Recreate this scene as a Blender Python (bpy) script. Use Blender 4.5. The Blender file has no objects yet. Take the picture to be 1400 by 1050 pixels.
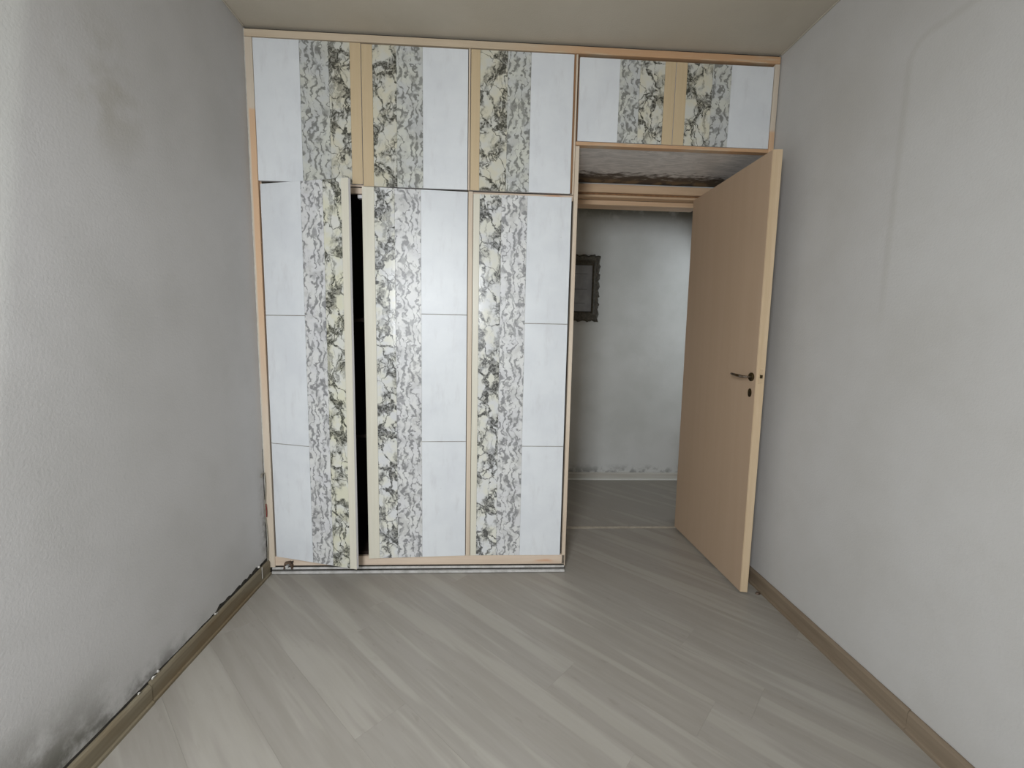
import bpy, bmesh, math, random
from mathutils import Vector, Matrix
random.seed(7)
S = bpy.context.scene
COL = S.collection

# ------------------------------------------------------------------ camera
F, PITCH, YAW, ROLL = 599.668, 0.1149, -0.0514, -0.0196
CX, CY, CZ = 1.1674, -2.2833, 1.3036
c, s = math.cos, math.sin
Rz = Matrix(((c(YAW), -s(YAW), 0), (s(YAW), c(YAW), 0), (0, 0, 1)))
Rx = Matrix(((1, 0, 0), (0, c(PITCH), s(PITCH)), (0, -s(PITCH), c(PITCH))))
Ry = Matrix(((c(ROLL), 0, s(ROLL)), (0, 1, 0), (-s(ROLL), 0, c(ROLL))))
M = Rz @ Rx @ Ry
right, fwd, up = M.col[0], M.col[1], M.col[2]
cam_d = bpy.data.cameras.new('camera')
cam_d.sensor_width = 36
cam_d.lens = F / 1400 * 36
cam_d.clip_start = 0.02
cam = bpy.data.objects.new('camera', cam_d)
COL.objects.link(cam)
m4 = Matrix.Identity(4)
for i in range(3):
    m4[i][0], m4[i][1], m4[i][2] = right[i], up[i], -fwd[i]
m4[0][3], m4[1][3], m4[2][3] = CX, CY, CZ
cam.matrix_world = m4
S.camera = cam

# ------------------------------------------------------------------ world, lights, exposure
w = bpy.data.worlds.new('sky'); S.world = w; w.use_nodes = True
w.node_tree.nodes['Background'].inputs[0].default_value = (0.72, 0.84, 1.0, 1)
w.node_tree.nodes['Background'].inputs[1].default_value = 0.3

def area(name, loc, target, sx, sy, power, col):
    d = bpy.data.lights.new(name, 'AREA'); d.shape = 'RECTANGLE'; d.size = sx; d.size_y = sy
    d.energy = power; d.color = col
    o = bpy.data.objects.new(name, d); COL.objects.link(o); o.location = loc
    v = (Vector(target) - Vector(loc)).normalized()
    o.rotation_euler = v.to_track_quat('-Z', 'Y').to_euler()
    return o
# daylight at the window behind the camera, and at the far end of the hall
area('window_daylight', (0.70, -2.94, 1.62), (0.95, 0.0, -0.7), 0.46, 1.12, 72, (0.925, 0.962, 0.985))
area('hall_daylight', (3.18, 1.10, 1.45), (2.5, 1.25, 1.1), 0.55, 1.5, 3.2, (0.88, 0.96, 1.0))
S.view_settings.view_transform = 'Standard'
S.view_settings.look = 'None'
S.view_settings.gamma = 1
S.view_settings.use_curve_mapping = False
S.view_settings.exposure = -0.02

# ------------------------------------------------------------------ dimensions
W, H = 2.5915, 2.70
YB = -3.0          # back wall (behind camera)
DY = 0.54          # door wall
DT = 0.14
HY = 1.5405        # far hall wall

# ------------------------------------------------------------------ node helper
class G:
    def __init__(self, name):
        self.m = bpy.data.materials.new(name); self.m.use_nodes = True
        self.t = self.m.node_tree; self.b = self.t.nodes['Principled BSDF']
    def n(self, typ, ins=None, **kw):
        nd = self.t.nodes.new(typ)
        for k, v in kw.items(): setattr(nd, k, v)
        for k, v in (ins or {}).items(): self.put(nd.inputs[k], v)
        return nd
    def put(self, sock, v):
        if isinstance(v, bpy.types.NodeSocket): self.t.links.new(v, sock)
        else: sock.default_value = v
    def math(self, op, a, b=0.0, c=0.0, clamp=False):
        nd = self.n('ShaderNodeMath', operation=op, use_clamp=clamp)
        self.put(nd.inputs[0], a); self.put(nd.inputs[1], b); self.put(nd.inputs[2], c)
        return nd.outputs[0]
    def vmath(self, op, a, b):
        nd = self.n('ShaderNodeVectorMath', operation=op)
        self.put(nd.inputs[0], a)
        if op == 'SCALE': self.put(nd.inputs[3], b)
        else: self.put(nd.inputs[1], b)
        return nd.outputs[0]
    def obj(self):
        return self.n('ShaderNodeTexCoord').outputs['Object']
    def world(self):
        return self.n('ShaderNodeNewGeometry').outputs['Position']
    def uv(self):
        return self.n('ShaderNodeTexCoord').outputs['UV']
    def sep(self, v):
        o = self.n('ShaderNodeSeparateXYZ', {0: v}).outputs
        return o[0], o[1], o[2]
    def comb(self, x, y, z):
        return self.n('ShaderNodeCombineXYZ', {0: x, 1: y, 2: z}).outputs[0]
    def noise(self, v, scale, detail=3, rough=.55, dist=0.0, col=False):
        nd = self.n('ShaderNodeTexNoise', {'Vector': v, 'Scale': scale, 'Detail': detail, 'Roughness': rough, 'Distortion': dist})
        return nd.outputs['Color' if col else 'Fac']
    def smooth(self, v, a, b, lo=0.0, hi=1.0):
        nd = self.n('ShaderNodeMapRange', {0: v, 1: a, 2: b, 3: lo, 4: hi}, interpolation_type='SMOOTHSTEP')
        return nd.outputs[0]
    def mix(self, f, a, b):
        nd = self.n('ShaderNodeMix', data_type='RGBA')
        self.put(nd.inputs[0], f); self.put(nd.inputs[6], a); self.put(nd.inputs[7], b)
        return nd.outputs[2]
    def bump(self, h, strength=.3, dist=.002, normal=None):
        nd = self.n('ShaderNodeBump', {'Height': h, 'Strength': strength, 'Distance': dist})
        if normal is not None: self.put(nd.inputs['Normal'], normal)
        self.t.links.new(nd.outputs[0], self.b.inputs['Normal'])
        return nd.outputs[0]
    def out(self, col, rough=.5, metal=0.0, spec=.5):
        self.put(self.b.inputs['Base Color'], col); self.put(self.b.inputs['Roughness'], rough)
        self.b.inputs['Metallic'].default_value = metal
        self.b.inputs['Specular IOR Level'].default_value = spec
        return self.m
def rgb(r, g, b):
    f = lambda v: (v/255/12.92) if v/255 < .04045 else ((v/255+.055)/1.055)**2.4
    return (f(r), f(g), f(b), 1)

# ------------------------------------------------------------------ materials
def plaster(name, base, dirt, which):
    g = G(name); p = g.world(); x, y, z = g.sep(p)
    big = g.noise(p, 1.6, 4, .55)
    mid = g.noise(p, 6, 5, .6)
    col = g.mix(g.smooth(big, .35, .72, 0, .55), base, dirt)
    col = g.mix(g.smooth(mid, .45, .75, 0, .22), col, dirt)
    hgt = g.noise(p, 120, 3, .6)
    if which == 'left':
        # repainted paler strip towards the window, its edge a little slanted
        e = g.math('ADD', y, g.math('MULTIPLY', g.math('SUBTRACT', 2.1, z), .165))
        e = g.math('ADD', e, g.math('MULTIPLY', g.math('SUBTRACT', g.noise(p, 14, 2), .5), .02))
        col = g.mix(g.smooth(e, -1.06, -1.00, .6, 0), col, rgb(208, 208, 204))
        # mould above the skirting in the nearer half
        n2 = g.noise(p, 9, 5, .65)
        m = g.math('MULTIPLY', g.smooth(g.math('ADD', z, g.math('MULTIPLY', g.math('ADD', y, 1.1), .25)), .06, .34, 1, 0), g.smooth(y, -.75, -1.15, 0, 1))
        m = g.math('MULTIPLY', m, g.smooth(n2, .22, .62))
        col = g.mix(g.math('MULTIPLY', m, .85), col, rgb(84, 82, 70))
        m = g.math('MULTIPLY', g.smooth(z, .07, .17, 1, 0), g.smooth(y, -.45, -.8, 0, 1))
        m = g.math('MULTIPLY', m, g.smooth(n2, .40, .62))
        col = g.mix(g.math('MULTIPLY', m, .8), col, rgb(84, 82, 76))
        # dirt in the corner by the wardrobe
        m = g.math('MULTIPLY', g.smooth(y, -.10, 0.0, 0, 1), g.smooth(z, .70, .25, 0, 1))
        m = g.math('MULTIPLY', m, g.smooth(g.noise(p, 22, 5, .65), .40, .62))
        col = g.mix(g.math('MULTIPLY', m, .7), col, rgb(95, 90, 80))
        # brown smudge high up
        d = g.math('SQRT', g.math('ADD', g.math('POWER', g.math('ADD', y, .82), 2.0), g.math('MULTIPLY', g.math('POWER', g.math('SUBTRACT', z, 2.02), 2.0), .7)))
        m = g.math('MULTIPLY', g.smooth(d, .05, .22, 1, 0), g.smooth(mid, .38, .6))
        col = g.mix(g.math('MULTIPLY', m, .35), col, rgb(146, 138, 122))
    if which == 'right':
        # edge of an old repaint: a vertical line that curves off towards the window
        dy = g.math('MAXIMUM', g.math('ADD', y, .80), 0.0)      # y>-0.80 side
        dz = g.math('MAXIMUM', g.math('SUBTRACT', z, 2.24), 0.0)
        d = g.math('SQRT', g.math('ADD', g.math('POWER', dy, 2.0), g.math('POWER', dz, 2.0)))
        d = g.math('SUBTRACT', d, .07)
        d = g.math('ADD', d, g.math('MULTIPLY', g.math('SUBTRACT', g.noise(p, 8, 3), .5), .015))
        fade = g.smooth(z, 1.25, 1.6)
        ring = g.math('MULTIPLY', g.smooth(g.math('ABSOLUTE', d), .002, .022, 1, 0), fade)
        ins = g.math('MULTIPLY', g.smooth(d, -.01, .01, 1, 0), fade)
        col = g.mix(g.math('MULTIPLY', ins, .12), col, rgb(205, 205, 202))
        col = g.mix(g.math('MULTIPLY', ring, .18), col, rgb(150, 145, 134))
        hgt = g.math('ADD', hgt, g.math('MULTIPLY', ring, .15))
    if which == 'hall':
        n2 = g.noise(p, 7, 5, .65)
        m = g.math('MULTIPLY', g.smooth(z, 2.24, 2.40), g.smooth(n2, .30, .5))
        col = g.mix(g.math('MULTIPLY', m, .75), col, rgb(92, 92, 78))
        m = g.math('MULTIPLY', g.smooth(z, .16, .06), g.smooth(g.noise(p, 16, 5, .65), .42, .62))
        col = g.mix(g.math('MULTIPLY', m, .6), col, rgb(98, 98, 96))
    g.bump(hgt, .35, .0025)
    return g.out(col, .85, spec=.25)
M_ochre_bounce = plaster('ochre_bounce_plaster', rgb(170, 142, 86), rgb(152, 126, 76), 'ochre')  # ochre chosen so the unseen hall surfaces bounce warm light
M_left = plaster('grey_wall_plaster', rgb(188, 186, 185), rgb(171, 169, 166), 'left')
M_right = plaster('pale_wall_plaster', rgb(188, 186, 184), rgb(174, 171, 166), 'right')
M_hall = plaster('hall_wall_plaster', rgb(206, 207, 206), rgb(180, 182, 178), 'hall')
M_back = plaster('back_wall_plaster', rgb(192, 190, 184), rgb(170, 166, 156), 'back')
M_ceil = plaster('ceiling_paint', rgb(186, 178, 164), rgb(171, 162, 146), 'ceil')

def floor_mat():
    g = G('bleached_laminate'); u = g.uv(); x, y, z = g.sep(u)
    st = g.comb(g.math('MULTIPLY', x, 1.2), g.math('MULTIPLY', y, 14), 0.0)
    n1 = g.noise(st, 2.2, 4, .55, .1)
    st2 = g.comb(g.math('MULTIPLY', x, 3), g.math('MULTIPLY', y, 40), 3.0)
    n2 = g.noise(st2, 2.5, 4, .6, .3)
    kn = g.noise(g.comb(g.math('MULTIPLY', x, 4), g.math('MULTIPLY', y, 13), 7.0), 2.6, 3, .6)
    r = g.n('ShaderNodeObjectInfo').outputs['Random']
    col = g.mix(g.smooth(n1, .33, .68), rgb(146, 141, 133), rgb(153, 148, 141))
    col = g.mix(g.math('MULTIPLY', g.smooth(n2, .5, .75), .10), col, rgb(172, 167, 159))
    col = g.mix(g.math('MULTIPLY', g.smooth(kn, .62, .75), .35), col, rgb(128, 122, 112))
    lite = g.smooth(g.noise(g.comb(g.math('MULTIPLY', x, .7), g.math('MULTIPLY', y, 9), 11.0), 1.4, 3, .5), .52, .62)
    col = g.mix(g.math('MULTIPLY', lite, .28), col, rgb(184, 180, 171))
    col = g.mix(g.math('MULTIPLY', r, .16), col, rgb(148, 140, 128))
    g.bump(n2, .05, .001)
    return g.out(col, g.smooth(n1, .2, .8, .34, .48), spec=.4)
M_floor = floor_mat()

def wood(name, a, b2, scale=1.0, rough=.5, wear=None, axis='z', wear_lo=.45, wear_hi=.6, bump=.08):
    g = G(name); p = g.obj(); x, y, z = g.sep(p)
    k = {'x': (2, 40, 40), 'y': (40, 2, 40), 'z': (40, 40, 2)}[axis]
    st = g.comb(g.math('MULTIPLY', x, k[0]*scale), g.math('MULTIPLY', y, k[1]*scale), g.math('MULTIPLY', z, k[2]*scale))
    n = g.noise(st, 1.0, 5, .6, .3)
    col = g.mix(g.smooth(n, .3, .7), a, b2)
    if wear is not None:
        k2 = {'x': (.6, 3, 3), 'y': (3, .6, 3), 'z': (3, 3, .6)}[axis]
        wn = g.noise(g.comb(*[g.math('MULTIPLY', q, kk) for q, kk in zip((x, y, z), k2)]), 2.0, 4, .6)
        col = g.mix(g.smooth(wn, wear_lo, wear_hi), col, wear)
    g.bump(n, bump, .001)
    return g.out(col, rough, spec=.35)
M_stile_r = wood('worn_beige_paint', rgb(214, 198, 180), rgb(204, 186, 164), wear=rgb(216, 172, 128), wear_lo=.50, wear_hi=.62)
def patchy(name, a, b2, orange, axis):
    # beige paint over an orange-stained board; paint missing in long patches
    g = G(name); p = g.world(); x, y, z = g.sep(p)
    k = (2, 40, 40) if axis == 'x' else (40, 40, 2)
    n = g.noise(g.comb(*[g.math('MULTIPLY', q, kk) for q, kk in zip((x, y, z), k)]), 1.0, 5, .6, .3)
    col = g.mix(g.smooth(n, .3, .7), a, b2)
    wn = g.math('MULTIPLY', g.math('SUBTRACT', g.noise(p, 9, 4, .6), .5), .3)
    if axis == 'z':
        m = g.math('MULTIPLY', g.smooth(g.math('ADD', z, g.math('MULTIPLY', wn, .1)), 2.33, 2.35, 1, 0), g.smooth(g.math('ADD', z, wn), .5, 1.7))
        m = g.math('MULTIPLY', m, g.smooth(x, .009, .012))
    else:
        m = g.smooth(g.math('ADD', x, wn), 1.15, 1.75)
        m = g.math('MULTIPLY', m, g.smooth(g.noise(g.comb(g.math('MULTIPLY', x, 3), 0.0, g.math('MULTIPLY', z, 30)), 1.3, 4), .30, .5))
    col = g.mix(g.math('MULTIPLY', m, .85), col, orange)
    g.bump(n, .08, .001)
    return g.out(col, .5, spec=.35)
M_stile = patchy('worn_beige_stile', rgb(206, 194, 178), rgb(198, 184, 166), rgb(208, 170, 134), 'z')
M_rail = patchy('worn_beige_rail', rgb(200, 184, 162), rgb(190, 172, 148), rgb(192, 150, 112), 'x')
M_edge = wood('pale_edge_band', rgb(208, 194, 176), rgb(196, 178, 158))
M_brown = wood('brown_groove_wood', rgb(150, 112, 78), rgb(124, 92, 64))
M_strip = wood('honey_veneer', rgb(198, 178, 146), rgb(192, 171, 138), rough=.4)
M_cream = wood('cream_veneer', rgb(212, 208, 194), rgb(206, 201, 185), rough=.4)
M_plinth = wood('plinth_paint', rgb(212, 194, 176), rgb(200, 180, 160), axis='x', wear=rgb(196, 138, 98), wear_lo=.56, wear_hi=.66)
M_door = wood('tan_door_veneer', rgb(184, 160, 137), rgb(181, 157, 133), scale=.5, rough=.42, bump=.01)
M_dooredge = wood('pale_door_edge', rgb(204, 182, 152), rgb(194, 170, 138))
M_casing = wood('brown_casing', rgb(206, 178, 148), rgb(196, 165, 134), axis='x')
M_casingv = wood('brown_jamb', rgb(186, 150, 116), rgb(170, 136, 100), axis='z')
M_bb = wood('dirty_skirting', rgb(128, 119, 100), rgb(112, 102, 83), axis='y', wear=rgb(108, 92, 68), wear_lo=.5, wear_hi=.68)
M_bbr = wood('brown_skirting', rgb(132, 118, 101), rgb(118, 103, 86), axis='y', wear=rgb(118, 102, 82), wear_lo=.5, wear_hi=.68)
M_hbb = wood('pale_skirting', rgb(196, 194, 188), rgb(180, 176, 168), axis='x')
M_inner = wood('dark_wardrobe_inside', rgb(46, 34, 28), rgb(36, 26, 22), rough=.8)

def plain(name, col, rough=.5, metal=0.0, var=None, spec=.5):
    g = G(name)
    n = g.noise(g.obj(), 25, 4, .6)
    cc = g.mix(g.smooth(n, .35, .7), col, var or col)
    g.bump(n, .05, .001)
    return g.out(cc, rough, metal, spec)
M_board = plain('grey_door_board', rgb(150, 146, 138), .7, var=rgb(132, 126, 116))
M_white = plain('white_plastic', rgb(214, 212, 214), .4)
M_alu = plain('grey_track_metal', rgb(198, 196, 194), .4, .0, rgb(170, 168, 164))
M_chrome = plain('worn_chrome', rgb(170, 160, 150), .22, 1.0, rgb(120, 105, 92))
M_brass = plain('dark_brass', rgb(92, 78, 48), .35, .8, rgb(60, 50, 34))
M_rust = plain('rusty_metal', rgb(112, 94, 80), .6, .3, rgb(70, 54, 44))
M_black = plain('black_grime_and_shade', rgb(34, 31, 27), .9, var=rgb(52, 46, 38))  # grime, cracks and dark parts, also the strips imitating shade in wardrobe gaps
M_flake = plain('plaster_flake', rgb(206, 204, 198), .85, var=rgb(180, 176, 168))
M_threshold = plain('threshold_strip', rgb(190, 182, 168), .4, .3, rgb(170, 160, 146))
M_wire = plain('grey_wire', rgb(150, 145, 132), .6, var=rgb(120, 114, 100))
M_redtape = plain('red_wire', rgb(120, 40, 36), .6)
M_winframe = plain('white_window_frame', rgb(220, 220, 216), .5)

def tile_mat(name, ca, cb):
    g = G(name); u = g.uv(); x, y, z = g.sep(u)
    n = g.noise(u, 5, 5, .6)
    n2 = g.noise(g.comb(g.math('MULTIPLY', x, 20), g.math('MULTIPLY', y, 5), 0.0), 1.0, 5, .65)
    n3 = g.noise(u, 34, 2, .5)
    col = g.mix(g.smooth(n, .35, .7), ca, cb)
    col = g.mix(g.math('MULTIPLY', g.smooth(n2, .5, .75), .35), col, rgb(190, 189, 192))
    col = g.mix(g.math('MULTIPLY', g.smooth(n3, .76, .84), .35), col, rgb(130, 128, 126))
    g.bump(n2, .04, .001)
    return g.out(col, .38, spec=.4)
M_tile = tile_mat('white_mottled_laminate', rgb(217, 220, 223), rgb(210, 213, 217))

def vor_edge(g, v, scale, rnd=1.0):
    return g.n('ShaderNodeTexVoronoi', {'Vector': v, 'Scale': scale, 'Randomness': rnd}, feature='DISTANCE_TO_EDGE').outputs['Distance']

def marble_bold(name, void, void2, ink, rough=.2):
    g = G(name); u = g.uv(); x, y, z = g.sep(u)
    w1 = g.vmath('SUBTRACT', g.noise(u, 12, 3, .6, col=True), (.5, .5, .5))
    w2 = g.vmath('SUBTRACT', g.noise(u, 50, 3, .6, col=True), (.5, .5, .5))
    p = g.vmath('ADD', u, g.vmath('SCALE', w1, .085))
    p = g.vmath('ADD', p, g.vmath('SCALE', w2, .022))
    px, py, pz = g.sep(p)
    p1 = g.comb(g.math('ADD', px, g.math('MULTIPLY', py, .25)), g.math('MULTIPLY', py, .55), 0.0)
    e1 = vor_edge(g, p1, 13)
    thick = g.smooth(g.noise(u, 11, 2), .38, .66, .02, .15)
    v1 = g.math('SUBTRACT', 1.0, g.math('DIVIDE', e1, thick), clamp=True)
    p2 = g.comb(px, g.math('MULTIPLY', py, .6), 4.0)
    e2 = vor_edge(g, p2, 44)
    v2 = g.smooth(e2, .03, .17, 1, 0)
    band = g.math('SINE', g.math('ADD', g.math('MULTIPLY', y, 33), g.math('MULTIPLY', x, -38)))
    band = g.math('ADD', g.math('MULTIPLY', band, .13), g.noise(u, 11, 3, .6))
    cl = g.smooth(band, .45, .62)
    side = g.smooth(g.noise(g.comb(g.math('MULTIPLY', px, 26), g.math('MULTIPLY', py, 5), 9.0), 1.0, 3, .6), .55, .63)
    ink_f = g.math('MAXIMUM', g.smooth(v1, .05, .6), g.math('MULTIPLY', v2, cl))
    ink_f = g.math('MAXIMUM', ink_f, g.math('MULTIPLY', side, .55))
    smud = g.math('MULTIPLY', g.smooth(g.noise(p, 30, 3, .6), .42, .62), g.math('MULTIPLY', cl, .5))
    col = g.mix(g.smooth(g.noise(u, 13, 3), .38, .62), void, void2)
    col = g.mix(smud, col, rgb(140, 140, 136))
    tex = g.smooth(g.noise(p, 80, 2, .6), .32, .6, .45, 1.0)
    col = g.mix(g.math('MULTIPLY', ink_f, tex), col, ink)
    return g.out(col, rough, spec=.5)
def marble_fine(name, base, base2, ink, amp=1.0, rough=.38):
    g = G(name); u = g.uv(); x, y, z = g.sep(u)
    w1 = g.noise(u, 11, 3, .6); w3 = g.noise(g.vmath('ADD', u, (3.0, 7.0, 0.0)), 38, 2, .5)
    # vertical veins that meander like flames
    ph = g.math('ADD', g.math('MULTIPLY', x, 85), g.math('ADD', g.math('MULTIPLY', w1, 14), g.math('MULTIPLY', w3, 2.6)))
    r1 = g.math('ABSOLUTE', g.math('SINE', ph))
    thick = g.smooth(g.noise(g.vmath('ADD', u, (11.0, 2.0, 0.0)), 19, 3, .6), .36, .60, .12, 1.15)
    v1 = g.math('SUBTRACT', 1.0, g.math('DIVIDE', r1, thick), clamp=True)
    brk = g.smooth(g.noise(g.vmath('ADD', u, (5.0, 1.0, 0.0)), 22, 2, .5), .28, .44)
    v1 = g.math('MULTIPLY', g.smooth(v1, .1, .7), brk)
    p = g.vmath('ADD', u, g.vmath('SCALE', g.vmath('SUBTRACT', g.noise(u, 26, 2, .5, col=True), (.5, .5, .5)), .06))
    px, py, pz = g.sep(p)
    n2 = g.noise(g.comb(px, g.math('MULTIPLY', py, .36), 5.0), 44, 2, .5)
    v2 = g.math('MULTIPLY', g.smooth(n2, .54, .60), g.smooth(g.noise(u, 13, 2), .44, .60))
    f = g.math('MAXIMUM', v1, g.math('MULTIPLY', v2, .8))
    wash = g.smooth(g.noise(p, 14, 3), .46, .66)
    col = g.mix(g.smooth(g.noise(p, 9, 3), .35, .65), base, base2)
    col = g.mix(g.math('MULTIPLY', wash, .38), col, rgb(158, 157, 154))
    col = g.mix(g.math('MULTIPLY', f, .78 * amp), col, ink)
    return g.out(col, rough, spec=.45)
M_bold_up = marble_bold('bold_cream_marble', rgb(200, 196, 178), rgb(197, 197, 190), rgb(66, 65, 58))
M_bold_lo = marble_bold('bold_white_marble', rgb(212, 211, 200), rgb(208, 209, 210), rgb(76, 76, 74), rough=.16)
M_bold_door = marble_bold('bold_ivory_marble', rgb(208, 206, 186), rgb(208, 208, 202), rgb(70, 70, 62))
M_fine_up = marble_fine('fine_grey_marble', rgb(196, 197, 188), rgb(188, 190, 190), rgb(92, 92, 88))
M_fine_lo = marble_fine('fine_white_marble', rgb(212, 212, 210), rgb(204, 204, 206), rgb(104, 104, 106))

def soffit_mat():
    g = G('mottled_marble_soffit'); p = g.world(); x, y, z = g.sep(p)
    q = g.comb(g.math('MULTIPLY', x, 9), g.math('MULTIPLY', y, 34), 0.0)
    n = g.noise(q, 1.0, 5, .65, 1.2)
    col = g.mix(g.smooth(n, .35, .65), rgb(226, 222, 220), rgb(196, 194, 192))
    col = g.mix(g.math('MULTIPLY', g.smooth(n, .60, .70), .7), col, rgb(214, 212, 210))
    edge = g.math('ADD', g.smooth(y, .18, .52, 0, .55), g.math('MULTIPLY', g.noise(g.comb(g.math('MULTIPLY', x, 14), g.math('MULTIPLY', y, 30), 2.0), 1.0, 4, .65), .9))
    col = g.mix(g.smooth(edge, .66, .9), col, rgb(58, 48, 38))  # dark brown blotches, thickening towards the back edge
    m = g.math('MULTIPLY', g.smooth(y, .44, .50), g.smooth(g.noise(p, 12, 3), .42, .55))
    col = g.mix(g.math('MULTIPLY', m, .7), col, rgb(140, 118, 84))
    return g.out(col, .5)
M_soffit = soffit_mat()

def carved_mat():
    g = G('carved_dark_frame'); p = g.obj()
    n = g.noise(p, 60, 4, .65)
    col = g.mix(g.smooth(n, .35, .65), rgb(84, 80, 68), rgb(58, 54, 46))
    g.bump(n, .6, .004)
    return g.out(col, .55)
M_carved = carved_mat()
def print_mat():
    g = G('faded_print'); p = g.obj(); x, y, z = g.sep(p)
    n = g.noise(p, 12, 4, .6)
    col = g.mix(g.smooth(n, .35, .65), rgb(150, 152, 156), rgb(136, 138, 142))
    for z0, x0, x1, th in ((.123, .02, .105, .0035), (-.007, .0, .105, .004), (-.125, .0, .09, .003)):
        l = g.smooth(g.math('ABSOLUTE', g.math('SUBTRACT', z, z0)), th*.6, th*1.6, 1, 0)
        l = g.math('MULTIPLY', l, g.math('MULTIPLY', g.smooth(x, -x1-.01, -x1), g.smooth(x, x1, x1+.01, 1, 0)))
        col = g.mix(g.math('MULTIPLY', l, .5), col, rgb(84, 82, 84))
    return g.out(col, .35)
M_print = print_mat()

# ------------------------------------------------------------------ mesh helpers
def link(name, bm, mat, parent=None, loc=(0, 0, 0), mats=None):
    me = bpy.data.meshes.new(name)
    bmesh.ops.recalc_face_normals(bm, faces=bm.faces)
    bm.to_mesh(me); bm.free()
    for m in (mats or [mat]): me.materials.append(m)
    o = bpy.data.objects.new(name, me); COL.objects.link(o); o.location = loc
    if parent: o.parent = parent
    return o
def add_box(bm, x0, x1, y0, y1, z0, z1, bev=0.0, seg=1):
    r = bmesh.ops.create_cube(bm, size=1)
    vs = r['verts']
    for v in vs:
        v.co = Vector((x0 + (v.co.x+.5)*(x1-x0), y0 + (v.co.y+.5)*(y1-y0), z0 + (v.co.z+.5)*(z1-z0)))
    if bev > 0:
        es = list({e for v in vs for e in v.link_edges})
        bmesh.ops.bevel(bm, geom=es, offset=bev, segments=seg, affect='EDGES', profile=.5)
def box(name, x0, x1, y0, y1, z0, z1, mat, parent=None, bev=0.0, uvo=None, origin=None):
    """box in the parent's coordinates, own origin at its centre bottom; uv = face x,z in metres"""
    ox, oy, oz = origin or ((x0+x1)/2, (y0+y1)/2, z0)
    bm = bmesh.new()
    add_box(bm, x0-ox, x1-ox, y0-oy, y1-oy, z0-oz, z1-oz, bev)
    uv = bm.loops.layers.uv.new('UVMap')
    du, dv = uvo or (0, 0)
    for f in bm.faces:
        for l in f.loops:
            co = l.vert.co
            l[uv].uv = (co.x + ox + du + co.y, co.z + oz + dv)
    return link(name, bm, mat, parent, (ox, oy, oz))
def empty(name, loc=(0, 0, 0), rz=0, parent=None):
    o = bpy.data.objects.new(name, None); COL.objects.link(o); o.location = loc
    o.rotation_euler = (0, 0, rz); o.empty_display_size = .1
    if parent: o.parent = parent
    return o
def struct(o):
    o['kind'] = 'structure'; return o
def tag(o, label, cat, group=None):
    o['label'] = label; o['category'] = cat
    if group: o['group'] = group
    return o
def tube(bm, pts, rad, n=10, cap=True):
    rings = []
    pts = [Vector(p) for p in pts]
    prev = None
    for i, p in enumerate(pts):
        t = (pts[min(i+1, len(pts)-1)] - pts[max(i-1, 0)]).normalized()
        a = t.orthogonal().normalized() if prev is None else (prev - t*prev.dot(t)).normalized()
        prev = a
        b = t.cross(a)
        r = rad[i] if isinstance(rad, (list, tuple)) else rad
        rings.append([bm.verts.new(p + a*r*math.cos(2*math.pi*k/n) + b*r*math.sin(2*math.pi*k/n)) for k in range(n)])
    for i in range(len(rings)-1):
        for k in range(n):
            bm.faces.new((rings[i][k], rings[i][(k+1) % n], rings[i+1][(k+1) % n], rings[i+1][k]))
    if cap:
        bm.faces.new(rings[0][::-1]); bm.faces.new(rings[-1])
def prism(bm, poly, axis, a, b):
    """extrude a 2-D polygon along an axis from a to b"""
    def P(u, v, w):
        return {'x': (w, u, v), 'y': (u, w, v), 'z': (u, v, w)}[axis]
    v0 = [bm.verts.new(P(u, v, a)) for u, v in poly]; v1 = [bm.verts.new(P(u, v, b)) for u, v in poly]
    n = len(poly)
    bm.faces.new(v0[::-1]); bm.faces.new(v1)
    for i in range(n): bm.faces.new((v0[i], v0[(i+1) % n], v1[(i+1) % n], v1[i]))

# ------------------------------------------------------------------ room shell
T = .12
HX0, HX1 = 1.50, 3.25
struct(box('wall_left', -T, 0, YB, DY+DT, 0, H, M_left, bev=0))
struct(box('wall_right', W, W+T, YB, DY, 0, H, M_right))
# wall with the doorway
OX0, OX1, OZ = 1.655, 2.555, 2.185
bm = bmesh.new()
add_box(bm, 0, OX0, DY, DY+DT, 0, H); add_box(bm, OX1, W+T, DY, DY+DT, 0, H); add_box(bm, OX0, OX1, DY, DY+DT, OZ, H)
bmesh.ops.recalc_face_normals(bm, faces=bm.faces)
for f in bm.faces:
    if f.normal.y > .9: f.material_index = 1
struct(link('wall_front', bm, None, mats=[M_hall, M_ochre_bounce]))
# window wall behind the camera
WX0, WX1, WZ0, WZ1 = .36, 1.04, 1.03, 2.22
bm = bmesh.new()
add_box(bm, -T, WX0, YB-T, YB, 0, H); add_box(bm, WX1, W+T, YB-T, YB, 0, H)
add_box(bm, WX0, WX1, YB-T, YB, 0, WZ0); add_box(bm, WX0, WX1, YB-T, YB, WZ1, H)
struct(link('wall_back', bm, M_back))
win = struct(empty('window_1', ((WX0+WX1)/2, YB-.06, WZ0)))
hw = (WX1-WX0)/2; hh = WZ1-WZ0
bm = bmesh.new()
for a in ((-hw, -hw+.035, 0, hh), (hw-.035, hw, 0, hh), (-hw+.035, hw-.035, 0, .035), (-hw+.035, hw-.035, hh-.035, hh)):
    add_box(bm, a[0], a[1], -.03, .03, a[2], a[3], .003)
link('window_frame', bm, M_winframe, win)
bm = bmesh.new(); add_box(bm, -hw-.03, hw+.03, .03, .10, -.03, 0, .004)
link('window_sill', bm, M_winframe, win)
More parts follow.
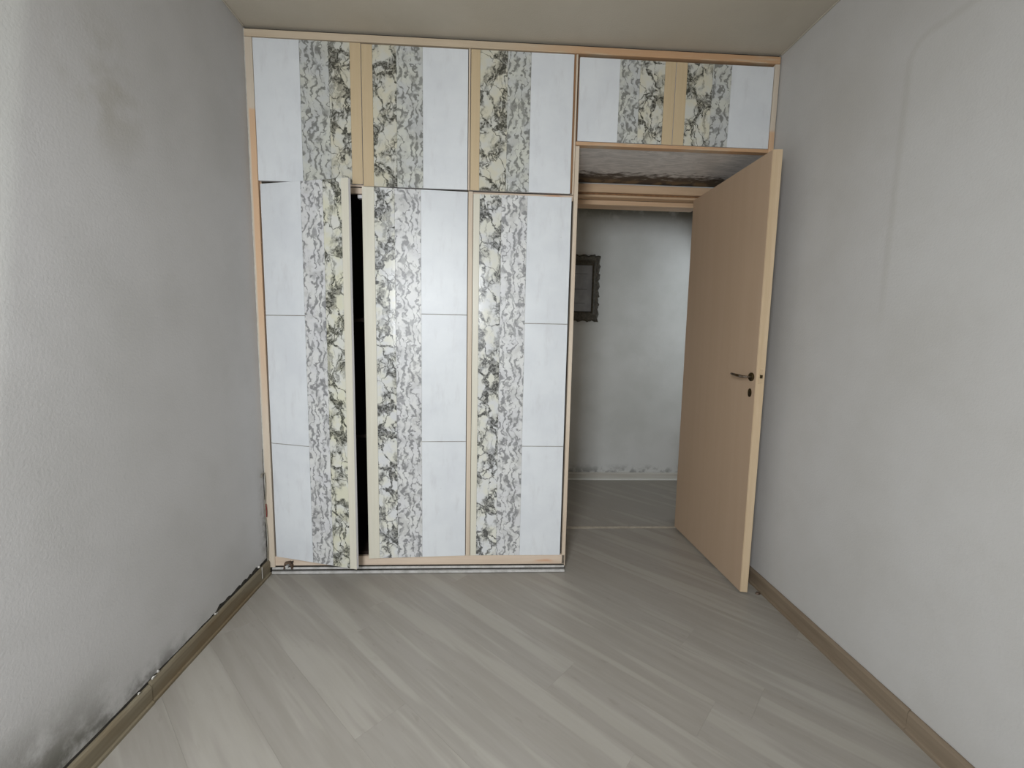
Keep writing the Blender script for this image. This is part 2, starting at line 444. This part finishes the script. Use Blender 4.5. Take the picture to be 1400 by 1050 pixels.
# ceilings
struct(box('ceiling', -T, W+T, YB-T, DY+DT, H, H+T, M_ceil))
hallw = box('wall_hall', HX0, HX1+T, HY, HY+T, 0, H, M_hall); struct(hallw)
struct(box('wall_hall_left_bounce', HX0-T, HX0, DY+DT, HY+T, 0, H, M_ochre_bounce))  # unseen end wall, set close to block light and bounce ochre
bm = bmesh.new()
add_box(bm, HX1, HX1+T, DY, HY, 0, .7); add_box(bm, HX1, HX1+T, DY, HY, 2.3, H)
add_box(bm, HX1, HX1+T, DY, .75, .7, 2.3); add_box(bm, HX1, HX1+T, 1.45, HY, .7, 2.3)
struct(link('wall_hall_right', bm, M_ochre_bounce))
struct(box('wall_hall_front', W+T, HX1, DY, DY+DT, 0, H, M_ochre_bounce))
struct(box('ceiling_hall', HX0-T, HX1+T, DY+DT, HY+T, H, H+T, M_ochre_bounce))

# ------------------------------------------------------------------ plank floors
def clip(poly, x0, x1, y0, y1):
    for ax, lim, sg in ((0, x0, 1), (0, x1, -1), (1, y0, 1), (1, y1, -1)):
        out = []
        for i in range(len(poly)):
            a, b = poly[i], poly[(i+1) % len(poly)]
            ia, ib = (a[ax]-lim)*sg >= 0, (b[ax]-lim)*sg >= 0
            if ia: out.append(a)
            if ia != ib:
                t = (lim-a[ax])/(b[ax]-a[ax]); out.append((a[0]+(b[0]-a[0])*t, a[1]+(b[1]-a[1])*t))
        poly = out
        if len(poly) < 3: return []
    cl = []
    for p in poly:
        if not cl or math.hypot(p[0]-cl[-1][0], p[1]-cl[-1][1]) > 1e-4: cl.append(p)
    if len(cl) > 2 and math.hypot(cl[0][0]-cl[-1][0], cl[0][1]-cl[-1][1]) < 1e-4: cl.pop()
    return cl
def plank_floor(parent, x0, x1, y0, y1, c0, pw=.192, pl=1.26, seed=1):
    rnd = random.Random(seed)
    d = Vector((1, -1)).normalized(); n = Vector((1, 1)).normalized()
    for i in range(-30, 40):
        lo = c0 + i*pw; off = rnd.random()*pl
        for j in range(-6, 8):
            s0 = off + j*pl; g_ = .0001
            q = [d*a + n*b for a, b in ((s0+g_, lo+g_), (s0+pl-g_, lo+g_), (s0+pl-g_, lo+pw-g_), (s0+g_, lo+pw-g_))]
            poly = clip([(v.x, v.y) for v in q], x0, x1, y0, y1)
            if len(poly) < 3: continue
            ar = abs(sum(poly[k][0]*poly[(k+1) % len(poly)][1]-poly[(k+1) % len(poly)][0]*poly[k][1] for k in range(len(poly))))/2
            if ar < .0004: continue
            cx_ = sum(p[0] for p in poly)/len(poly); cy_ = sum(p[1] for p in poly)/len(poly)
            ctr = Vector((cx_, cy_))
            bm = bmesh.new()
            ins = [tuple(ctr + (Vector(p)-ctr)*(1-.0003/max(.02, (Vector(p)-ctr).length))) for p in poly]
            b0 = [bm.verts.new((p[0]-cx_, p[1]-cy_, -.008)) for p in poly]
            b1 = [bm.verts.new((p[0]-cx_, p[1]-cy_, -.0002)) for p in poly]
            b2 = [bm.verts.new((p[0]-cx_, p[1]-cy_, 0)) for p in ins]
            m = len(poly)
            for k in range(m):
                bm.faces.new((b0[k], b0[(k+1) % m], b1[(k+1) % m], b1[k]))
                bm.faces.new((b1[k], b1[(k+1) % m], b2[(k+1) % m], b2[k]))
            bm.faces.new(b2); bm.faces.new(b0[::-1])
            uv = bm.loops.layers.uv.new('UVMap'); ru, rv = rnd.random()*20, rnd.random()*20
            for f in bm.faces:
                for l in f.loops:
                    v = Vector((l.vert.co.x+cx_, l.vert.co.y+cy_))
                    l[uv].uv = (v.dot(d)+ru, v.dot(n)+rv)
            o = link('plank', bm, M_floor)
            o.parent = parent; o.location = (cx_-parent.location.x, cy_-parent.location.y, -parent.location.z)
fl = struct(box('floor', -T, W+T, YB-T, DY+.005, -.12, -.008, M_black, origin=(W/2, -1.2, -.12)))
plank_floor(fl, 0, W, YB, DY, .02, seed=3)
flh = struct(box('floor_hall', HX0-T, HX1+T, DY+.005, HY+T, -.12, -.008, M_black, origin=(2, 1.1, -.12)))
plank_floor(flh, HX0, HX1, DY+.005, HY, .11, seed=8)
# metal threshold strip across the doorway
bm = bmesh.new(); prism(bm, [(-.016, 0), (.016, 0), (.012, .003), (-.012, .003)], 'x', -.40, .395)
tr = struct(link('trim_1', bm, M_threshold, loc=(2.07, DY+.004, 0.0005)))

# ------------------------------------------------------------------ skirtings
def skirt(name, mat, along, a, b, pos, sgn, h, th, parent=None, jag=0.0, seed=1, tilt=0.0):
    """moulded board along an axis; profile with a rounded top and a thin lip at the foot"""
    prof = [(0, 0), (th+.006, 0), (th+.006, .010), (th, .014), (th, h-.012), (th-.004, h-.003), (th-.008, h), (0, h)]
    rnd = random.Random(seed)
    bm = bmesh.new(); n = max(2, int(abs(b-a)/.03)); rings = []
    for i in range(n+1):
        t = a + (b-a)*i/n; j = (rnd.random()-.5)*jag
        ring = []
        for k, (u, v) in enumerate(prof):
            vv = v + (j if k in (5, 6, 7) else 0)
            uu = u + (tilt*vv if v > .012 else 0)
            co = (pos+sgn*uu, t, vv) if along == 'y' else (t, pos+sgn*uu, vv)
            ring.append(bm.verts.new(co))
        rings.append(ring)
    m = len(prof)
    for i in range(n):
        for k in range(m): bm.faces.new((rings[i][k], rings[i][(k+1) % m], rings[i+1][(k+1) % m], rings[i+1][k]))
    bm.faces.new(rings[0]); bm.faces.new(rings[-1][::-1])
    return link(name, bm, mat, parent)
bl = struct(empty('baseboard_left', (0, 0, 0)))
skirt('board', M_bb, 'y', -.835, -.012, .002, 1, .080, .011, bl, .002, 2)
skirt('board', M_bb, 'y', YB+.01, -.838, .002, 1, .074, .013, bl, .002, 3)
br = struct(empty('baseboard_right', (W, 0, 0)))
skirt('board', M_bbr, 'y', -1.02, DY-.02, -.0015, -1, .080, .012, br, .0008, 4)
skirt('board', M_bbr, 'y', YB+.01, -1.022, -.0015, -1, .078, .013, br, .0008, 5)
bh = struct(empty('baseboard_hall', (0, HY, 0)))
skirt('board', M_hbb, 'x', HX0+.01, HX1-.01, -.001, -1, .066, .010, bh, .001, 6)
box('bead', HX0+.01, HX1-.01, -.026, -.018, 0, .012, M_winframe, bh, bev=.002)
# black crumbling gap between plaster and left board
rnd = random.Random(11)
bm = bmesh.new(); prev = None
for i in range(140):
    y = -1.9 + 1.88*i/139
    wob = .006 + .010*abs(math.sin(y*9.1))*rnd.random() + (.008 if -.45 < y < -.02 else 0)*(.4+rnd.random()*.8)
    if -.82 < y < -.45: wob *= .4
    if y < -.82: wob *= .22
    a = bm.verts.new((.0012, y, .070)); b = bm.verts.new((.0012, y, .080 + wob)); c1 = bm.verts.new((.0, y, .070)); d1 = bm.verts.new((.0, y, .0805+wob))
    if prev:
        bm.faces.new((prev[0], a, b, prev[1])); bm.faces.new((prev[1], b, d1, prev[3])); bm.faces.new((prev[2], c1, a, prev[0]))
    prev = (a, b, c1, d1)
link('crack', bm, M_black, bl)
# loose flakes of plaster along the crack
def flake(y, z, sz, seed, x=.008, parent=None):
    r = random.Random(seed); bm = bmesh.new()
    pts = [(math.cos(a)*sz*(.6+.6*r.random()), math.sin(a)*sz*(.5+.5*r.random())) for a in [k*math.pi/3.5 for k in range(7)]]
    f = [bm.verts.new((x+.006*r.random(), y+p[0], z+p[1])) for p in pts]
    b = [bm.verts.new((v.co.x-.004, v.co.y, v.co.z)) for v in f]
    bm.faces.new(f); bm.faces.new(b[::-1])
    for k in range(7): bm.faces.new((f[k], f[(k+1) % 7], b[(k+1) % 7], b[k]))
    return link('plaster_flake', bm, M_flake, parent)
for k, (y, z, sz) in enumerate([(-.475, .088, .006), (-.463, .082, .005), (-.82, .086, .008), (-.80, .092, .005), (-.885, .083, .005), (-.115, .098, .006)]):
    flake(y, z, sz, k, parent=bl)
# thin white drip of paint on the board beside the corner
box('paint_drip', .0165, .018, -.104, -.100, .028, .090, M_flake, bl)
# cove line where ceiling meets side walls (thin painted bead)
for nm, x0, x1 in (('trim_2', .0005, .007), ('trim_3', W-.007, W-.0005)):
    struct(box(nm, x0, x1, YB+.01, -.01, H-.006, H-.0005, M_ceil, bev=.001))

# ------------------------------------------------------------------ wardrobe
WR = tag(empty('wardrobe', (0, 0, 0)), 'floor-to-ceiling built-in wardrobe with white panels and grey marbled stripes around the doorway', 'wardrobe')
FY = .0125        # face of carcass behind the doors
D = DY-.004       # depth
XR = 1.598        # outer face of right side panel
# carcass
box('side_panel', .003, .021, FY+.02, D, .0, 2.69, M_inner, WR, .001)
box('side_panel', XR-.020, XR, -.002, D, .03, 2.235, M_edge, WR, .0015)
box('partition', 1.052, 1.070, FY+.02, D-.012, .1, 2.655, M_inner, WR)
box('partition', 1.574, 1.590, FY+.02, D-.012, 2.262, 2.655, M_inner, WR)
box('back_panel', .022, XR-.021, D-.010, D, .1, 2.66, M_inner, WR)
box('back_panel', XR+.001, W-.03, D-.010, D, 2.26, 2.66, M_inner, WR)
box('bottom_panel', .022, XR-.021, FY+.02, D-.012, .085, .103, M_inner, WR)
box('shelf', .022, XR-.021, FY+.02, D-.012, 1.985, 2.003, M_inner, WR)
box('shelf', .022, 1.050, .10, D-.012, 1.35, 1.368, M_inner, WR)
box('shelf', .022, 1.050, .10, D-.012, .72, .738, M_inner, WR)
box('top_panel', .022, W-.01, FY+.02, D, 2.662, 2.678, M_inner, WR)
# face frame: outer trims
box('top_rail', .002, W-.006, -.010, .03, 2.656, 2.688, M_rail, WR, .002)
box('gap_shade', .002, W-.006, .006, .02, 2.6882, 2.6992, M_black, WR)  # black strip imitating the shadow gap below the ceiling
box('caulk', .0003, .0035, -.0095, -.001, .09, 2.69, M_flake, WR, .001)
box('stile', .002, .036, -.008, .03, .036, 2.655, M_stile, WR, .002)
box('stile', 2.562, W-.004, -.008, .03, 2.236, 2.655, M_stile, WR, .002)
# thin edges seen between the doors
def divider(x0, x1, z0, z1):
    box('divider', x0, x1, -.004, .03, z0, z1, M_edge, WR, .0015)
divider(1.0465, 1.0555, 2.004, 2.655)
divider(1.0495, 1.0725, .092, 2.000)
divider(1.5675, 1.5765, 2.0, 2.655)
box('divider', 1.5805, 1.5835, -.002, .03, 2.257, 2.655, M_brown, WR, .001)
box('divider', 1.558, 1.567, .0, .012, 2.01, 2.655, M_brown, WR, .001)
box('mid_rail', .037, 1.5768, .0135, .03, 1.975, 2.022, M_plinth, WR, .001)
box('lower_rail', 1.5775, W-.006, -.006, .03, 2.238, 2.2545, M_rail, WR, .0015)
# black strips standing in for the shade in the gaps around the doors
for a in ((1.0435, 1.0470, .005, .0125, 2.006, 2.655), (1.0470, 1.0500, .004, .0125, .095, 1.998), (.5350, .5375, .010, .0125, 2.01, 2.65), (.27, 1.055, .008, .0132, 2.0020, 2.0056),
          (1.057, 1.567, .008, .0132, 2.0015, 2.0046), (1.0725, 1.0745, .005, .0125, .095, 1.985), (1.5660, 1.5680, .005, .0125, .095, 1.99), (1.5770, 1.5803, .004, .0125, 2.257, 2.655), (.0362, .5, .004, .0125, 2.6535, 2.6558), (.045, .27, .008, .0132, 2.006, 2.013)):
    box('gap_shade', *a, M_black, WR)
# plinth and ledge
box('plinth', .022, XR-.003, -.002, .018, .042, .0935, M_plinth, WR, .0015)
box('groove', .022, XR-.006, -.004, .012, .0, .042, M_black, WR)
bm = bmesh.new()
add_box(bm, .022, XR-.006, -.012, -.0045, .026, .037, .0012); add_box(bm, .022, XR-.004, -.018, -.0045, .003, .016, .0012)
link('floor_track', bm, M_alu, WR, (0, 0, 0))
# soffit over the doorway
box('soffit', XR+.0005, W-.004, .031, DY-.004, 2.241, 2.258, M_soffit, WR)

def panel_door(x0, x1, z0, z1, cols, joints, seed, hinge='left', rz=0.0, th=.018, side='M_white'):
    """cols: list of (kind, width-fraction end x, material); the door's own origin sits at its hinge"""
    hx = x0 if hinge == 'left' else x1
    dr = box('door', x0-hx, x1-hx, .0022, th, 0, z1-z0, M_white, WR, .0008, origin=(0, 0, 0))
    dr.data.materials.append(M_board)
    for f in dr.data.polygons:
        if f.normal.y < -.9: f.material_index = 1
    dr.location = (hx, -.004, z0); dr.rotation_euler = (0, 0, rz)
    r = random.Random(seed)
    for kind, a, b, mat in cols:
        uo = (r.random()*30, r.random()*30)
        segs = [0.0] + [j-z0 for j in joints] + [z1-z0] if kind == 'white_panel' else [0.0, z1-z0]
        for s0, s1 in zip(segs[:-1], segs[1:]):
            g0 = .0 if s0 == 0 else .0018
            g1 = .0 if s1 == z1-z0 else .0018
            box(kind, a-hx+.0003, b-hx-.0003, -.0006 if kind != 'marble_strip' else -.0002, .0022, s0+g0, s1-g1, mat, dr, .0003, uvo=uo)
    return dr
WP, MS, VS = 'white_panel', 'marble_strip', 'veneer_strip'
# upper row
panel_door(.0375, .5350, 2.0145, 2.6535, [(WP, .0375, .2500, M_tile), (MS, .2500, .3850, M_fine_up), (MS, .3850, .4840, M_bold_up), (VS, .4840, .5350, M_strip)], [], 1)
panel_door(.5375, 1.0440, 2.0060, 2.6500, [(VS, .5375, .5890, M_strip), (MS, .5890, .7020, M_bold_up), (MS, .7020, .8270, M_fine_up), (WP, .8270, 1.0440, M_tile)], [], 2, 'right')
panel_door(1.0580, 1.5570, 2.0050, 2.6520, [(VS, 1.0580, 1.1020, M_strip), (MS, 1.1020, 1.2350, M_bold_up), (MS, 1.2350, 1.3480, M_fine_up), (WP, 1.3480, 1.5570, M_tile)], [], 3, 'right')
panel_door(1.5850, 2.0620, 2.2570, 2.6420, [(WP, 1.5850, 1.7840, M_tile), (MS, 1.7840, 1.8850, M_fine_up), (MS, 1.8850, 2.0090, M_bold_up), (VS, 2.0090, 2.0620, M_strip)], [], 4)
panel_door(2.0645, 2.5590, 2.2570, 2.6420, [(VS, 2.0645, 2.1200, M_strip), (MS, 2.1200, 2.2500, M_bold_up), (MS, 2.2500, 2.3450, M_fine_up), (WP, 2.3450, 2.5590, M_tile)], [], 5, 'right')
# lower row
aj = panel_door(.0440, .5260, .0960, 1.9990, [(WP, .0440, .2700, M_tile), (MS, .2700, .3900, M_fine_lo), (MS, .3900, .4880, M_bold_door), (VS, .4880, .5260, M_cream)], [.715, 1.370], 6, 'left', -math.radians(16.5))
aj['label'] = 'lower left wardrobe door standing ajar, its hinge by the left wall'
panel_door(.5360, 1.0465, .0950, 1.9960, [(VS, .5360, .5930, M_cream), (MS, .5930, .6900, M_bold_lo), (MS, .6900, .8170, M_fine_lo), (WP, .8170, 1.0465, M_tile)], [.731, 1.392], 7, 'right', math.radians(3.0))
panel_door(1.0745, 1.5670, .0950, 1.9880, [(VS, 1.0745, 1.1060, M_cream), (MS, 1.1060, 1.2150, M_bold_lo), (MS, 1.2150, 1.3440, M_fine_lo), (WP, 1.3440, 1.5670, M_tile)], [.707, 1.356], 8, 'right')
box('door_catch', .500, .524, .020, .045, 1.955, 1.972, M_white, WR, .002)

# ------------------------------------------------------------------ little things by the left corner
bk = tag(empty('bracket', (.108, -.010, .034)), 'small bent rusty metal bracket sitting on the ledge below the ajar wardrobe door', 'bracket')
bm = bmesh.new()
prism(bm, [(-.020, 0), (-.013, 0), (-.011, .022), (.006, .026), (.013, .014), (.016, 0), (.022, 0), (.019, .022), (.010, .034), (-.014, .030)], 'y', -.014, .004)
bk.scale = (1.15, 1, 1.15); link('bent_plate', bm, M_rust, bk)
bm = bmesh.new(); tube(bm, [(-.003, -.016, .012), (-.003, .002, .012)], .007, 12); link('roller', bm, M_alu, bk)
bm = bmesh.new(); tube(bm, [(.017, -.012, .028), (.024, -.012, .037), (.021, -.012, .040)], .0025, 6); link('pin', bm, M_black, bk)

cb = tag(empty('cable', (.0005, -.0325, .084)), 'thin loose grey cable hanging down the left wall corner beside the wardrobe', 'cable')
pts = []
for i in range(29):
    t = i/28; z = .005 + .47*t
    pts.append((.0065 + .003*math.sin(t*9), .014 - .004*math.sin(t*11+1), z))
pts += [(.006, .002, .478), (.006, -.010, .476), (.006, -.018, .462)]
bm = bmesh.new(); tube(bm, pts, .0026, 6); link('sheath', bm, M_wire, cb)
bm = bmesh.new(); tube(bm, [(.0110, .010, .24), (.0112, .013, .275), (.0100, .011, .31)], .0022, 6); link('red_wire', bm, M_redtape, cb)

# dirty split between wardrobe stile and wall
bm = bmesh.new(); prev = None; rr = random.Random(5)
for i in range(60):
    z = .085 + .6*i/59; wv = .003 + .008*rr.random()*(1-i/70)
    a = bm.verts.new((.0008, -.004, z)); b = bm.verts.new((.0008, -.010-wv, z))
    if prev: bm.faces.new((prev[0], a, b, prev[1]))
    prev = (a, b)
ck = link('wall_crack', bm, M_black, bpy.data.objects['wall_left'])
ck.location = -Vector(bpy.data.objects['wall_left'].location)

# ------------------------------------------------------------------ door casing
tc = struct(empty('trim_4', (0, DY, 0)))
# head: face board, groove and lower rebate
box('head', 1.64, W-.002, -.018, .0, 2.183, 2.232, M_casing, tc, .003)
box('head', 1.66, W-.002, -.004, .012, 2.170, 2.1825, M_brown, tc, .001)
box('head', 1.66, 2.49, -.014, .05, 2.157, 2.1695, M_casing, tc, .003)
box('head', 1.66, 2.49, .05, DT+.012, 2.128, 2.1565, M_casing, tc, .002)
box('jamb', 1.634, 1.659, -.012, DT+.010, 0.004, 2.182, M_casingv, tc, .003)
box('jamb', 2.527, 2.553, .022, DT+.010, 0.004, 2.155, M_casingv, tc, .003)
box('jamb', 2.487, 2.553, -.012, .020, 0.004, 2.155, M_casingv, tc, .003)

# ------------------------------------------------------------------ door leaf standing open
dr = struct(empty('door_1', (2.45, DY-.006, 0)))
def leaf():
    bm = bmesh.new()
    ox, oy = 2.45, DY-.006
    zb, zt = .010, 2.156
    def ring(z, xh, xf, yf, t):
        return [(xh-ox, oy-oy, z), (xf-ox, yf-oy, z), (xf+t-ox, yf-.006-oy, z), (xh+t-ox, oy-oy, z)]
    a = ring(zb, 2.4460, 2.4640, -.2330, .036); b = ring(zt, 2.4330, 2.4370, -.2450, .044)
    va = [bm.verts.new(p) for p in a]; vb = [bm.verts.new(p) for p in b]
    bm.faces.new(va[::-1]); bm.faces.new(vb)
    for k in range(4): bm.faces.new((va[k], va[(k+1) % 4], vb[(k+1) % 4], vb[k]))
    bmesh.ops.recalc_face_normals(bm, faces=bm.faces)
    bmesh.ops.bevel(bm, geom=bm.edges[:], offset=.002, segments=2, affect='EDGES')
    for f in bm.faces:
        f.material_index = 1 if abs(f.normal.y) > .6 or abs(f.normal.z) > .6 else 0
    return link('leaf', bm, None, dr, mats=[M_door, M_dooredge])
leaf()
# lever handle on the room face (which looks towards -x)
def fx(y, z):   # x of room face at y,z in door coordinates
    t = (z-.01)/2.146; u = (y-0)/(-.767)
    xh = 2.446*(1-t)+2.433*t; xf = 2.464*(1-t)+2.437*t
    return xh*(1-u)+xf*u - 2.45
hy, hz = -.205-(DY-.006), 1.115
hx = fx(hy, hz)
hd = empty('door_handle', (hx, hy, hz), parent=dr)
bm = bmesh.new(); tube(bm, [(.0, 0, 0), (-.006, 0, 0), (-.009, 0, 0)], [.021, .021, .017], 20); link('rosette', bm, M_brass, hd)
bm = bmesh.new()
tube(bm, [(-.006, 0, 0), (-.030, 0, 0), (-.042, .006, 0), (-.048, .020, .001), (-.050, .050, .003), (-.050, .085, .006), (-.048, .100, .007)], [.006, .006, .007, .0075, .007, .0065, .005], 12)
link('lever', bm, M_chrome, hd)
ky, kz = -.200-(DY-.006), 1.036
ke = empty('keyhole_plate', (fx(ky, kz), ky, kz), parent=dr)
bm = bmesh.new()
prism(bm, [(.013*math.cos(a), .021*math.sin(a)) for a in [k*math.pi/12 for k in range(24)]], 'x', -.004, .0)
link('plate', bm, M_brass, ke)
bm = bmesh.new()
prism(bm, [(.003*math.cos(a), .003+.003*math.sin(a)) for a in [k*math.pi/5 - .6 for k in range(8)]] + [(-.0018, -.009), (.0018, -.009)], 'x', -.0046, -.0041)
link('keyhole', bm, M_black, ke)
# latch in the free edge
ex = fx(-.767, 1.12)
bm = bmesh.new(); add_box(bm, ex+.012, ex+.028, -.7785, -.7725, 1.085, 1.155, .001)
link('latch_plate', bm, M_dooredge, dr)
bm = bmesh.new(); prism(bm, [(ex+.015, 1.112), (ex+.025, 1.112), (ex+.025, 1.128), (ex+.015, 1.128)], 'y', -.785, -.778)
link('latch_bolt', bm, M_brass, dr)
for hz_ in (.25, 1.1, 1.92):
    bm = bmesh.new(); tube(bm, [(.0, .004, -.04), (.0, .004, .04)], .006, 10)
    link('hinge', bm, M_brass, dr, (fx(0, hz_)+.034, .004, hz_))

# ------------------------------------------------------------------ picture in the hall
pc = tag(empty('picture', (1.885, HY-.003, 1.70)), 'dark carved frame with a faded grey print, on the hall wall, half behind the wardrobe', 'picture')
hwid, hhei, iw, ih = .213, .280, .150, .195
N = 120; rr = random.Random(21)
outer, mid_, inner = [], [], []
def rect_pt(t, a, b):
    P = 4*(a+b); q = t*P
    if q < 2*a: return (-a+q, -b)
    q -= 2*a
    if q < 2*b: return (a, -b+q)
    q -= 2*b
    if q < 2*a: return (a-q, b)
    return (-a, b-(q-2*a))
bm = bmesh.new(); rings = []
for (a, b, y, wob) in ((hwid-.004, hhei-.004, 0, .6), (hwid, hhei, -.012, 1), (hwid-.014, hhei-.016, -.030, .8), (hwid-.034, hhei-.045, -.024, .3), (iw+.012, ih+.014, -.030, 0), (iw, ih, -.018, 0), (iw, ih, -.004, 0)):
    ring = []
    for k in range(N):
        x, z = rect_pt(k/N, a, b)
        wv = wob*(.006*math.sin(k*1.31)+.004*math.sin(k*2.9+1))
        nrm = 1 + wv/max(abs(x), abs(z), .05)
        ring.append(bm.verts.new((x*nrm, y, z*nrm)))
    rings.append(ring)
for i in range(len(rings)-1):
    for k in range(N): bm.faces.new((rings[i][k], rings[i][(k+1) % N], rings[i+1][(k+1) % N], rings[i+1][k]))
link('frame', bm, M_carved, pc)
box('print', -iw, iw, -.008, -.004, -ih, ih, M_print, pc, origin=(0, 0, 0))

# ------------------------------------------------------------------ chip by the door's foot
r = random.Random(4); bm = bmesh.new()
pts = [(-.014, -.006), (-.004, -.011), (.012, -.005), (.014, .004), (.002, .010), (-.010, .006)]
lo = [bm.verts.new((x, y, 0)) for x, y in pts]; hi = [bm.verts.new((x*.7, y*.7, .007+.004*r.random())) for x, y in pts]
bm.faces.new(lo[::-1]); bm.faces.new(hi)
for k in range(6): bm.faces.new((lo[k], lo[(k+1) % 6], hi[(k+1) % 6], hi[k]))
tag(link('wood_chip', bm, M_rust, loc=(W-.034, -.235, .0)), 'tiny dark brown chip lying on the floor against the right skirting by the door', 'debris')
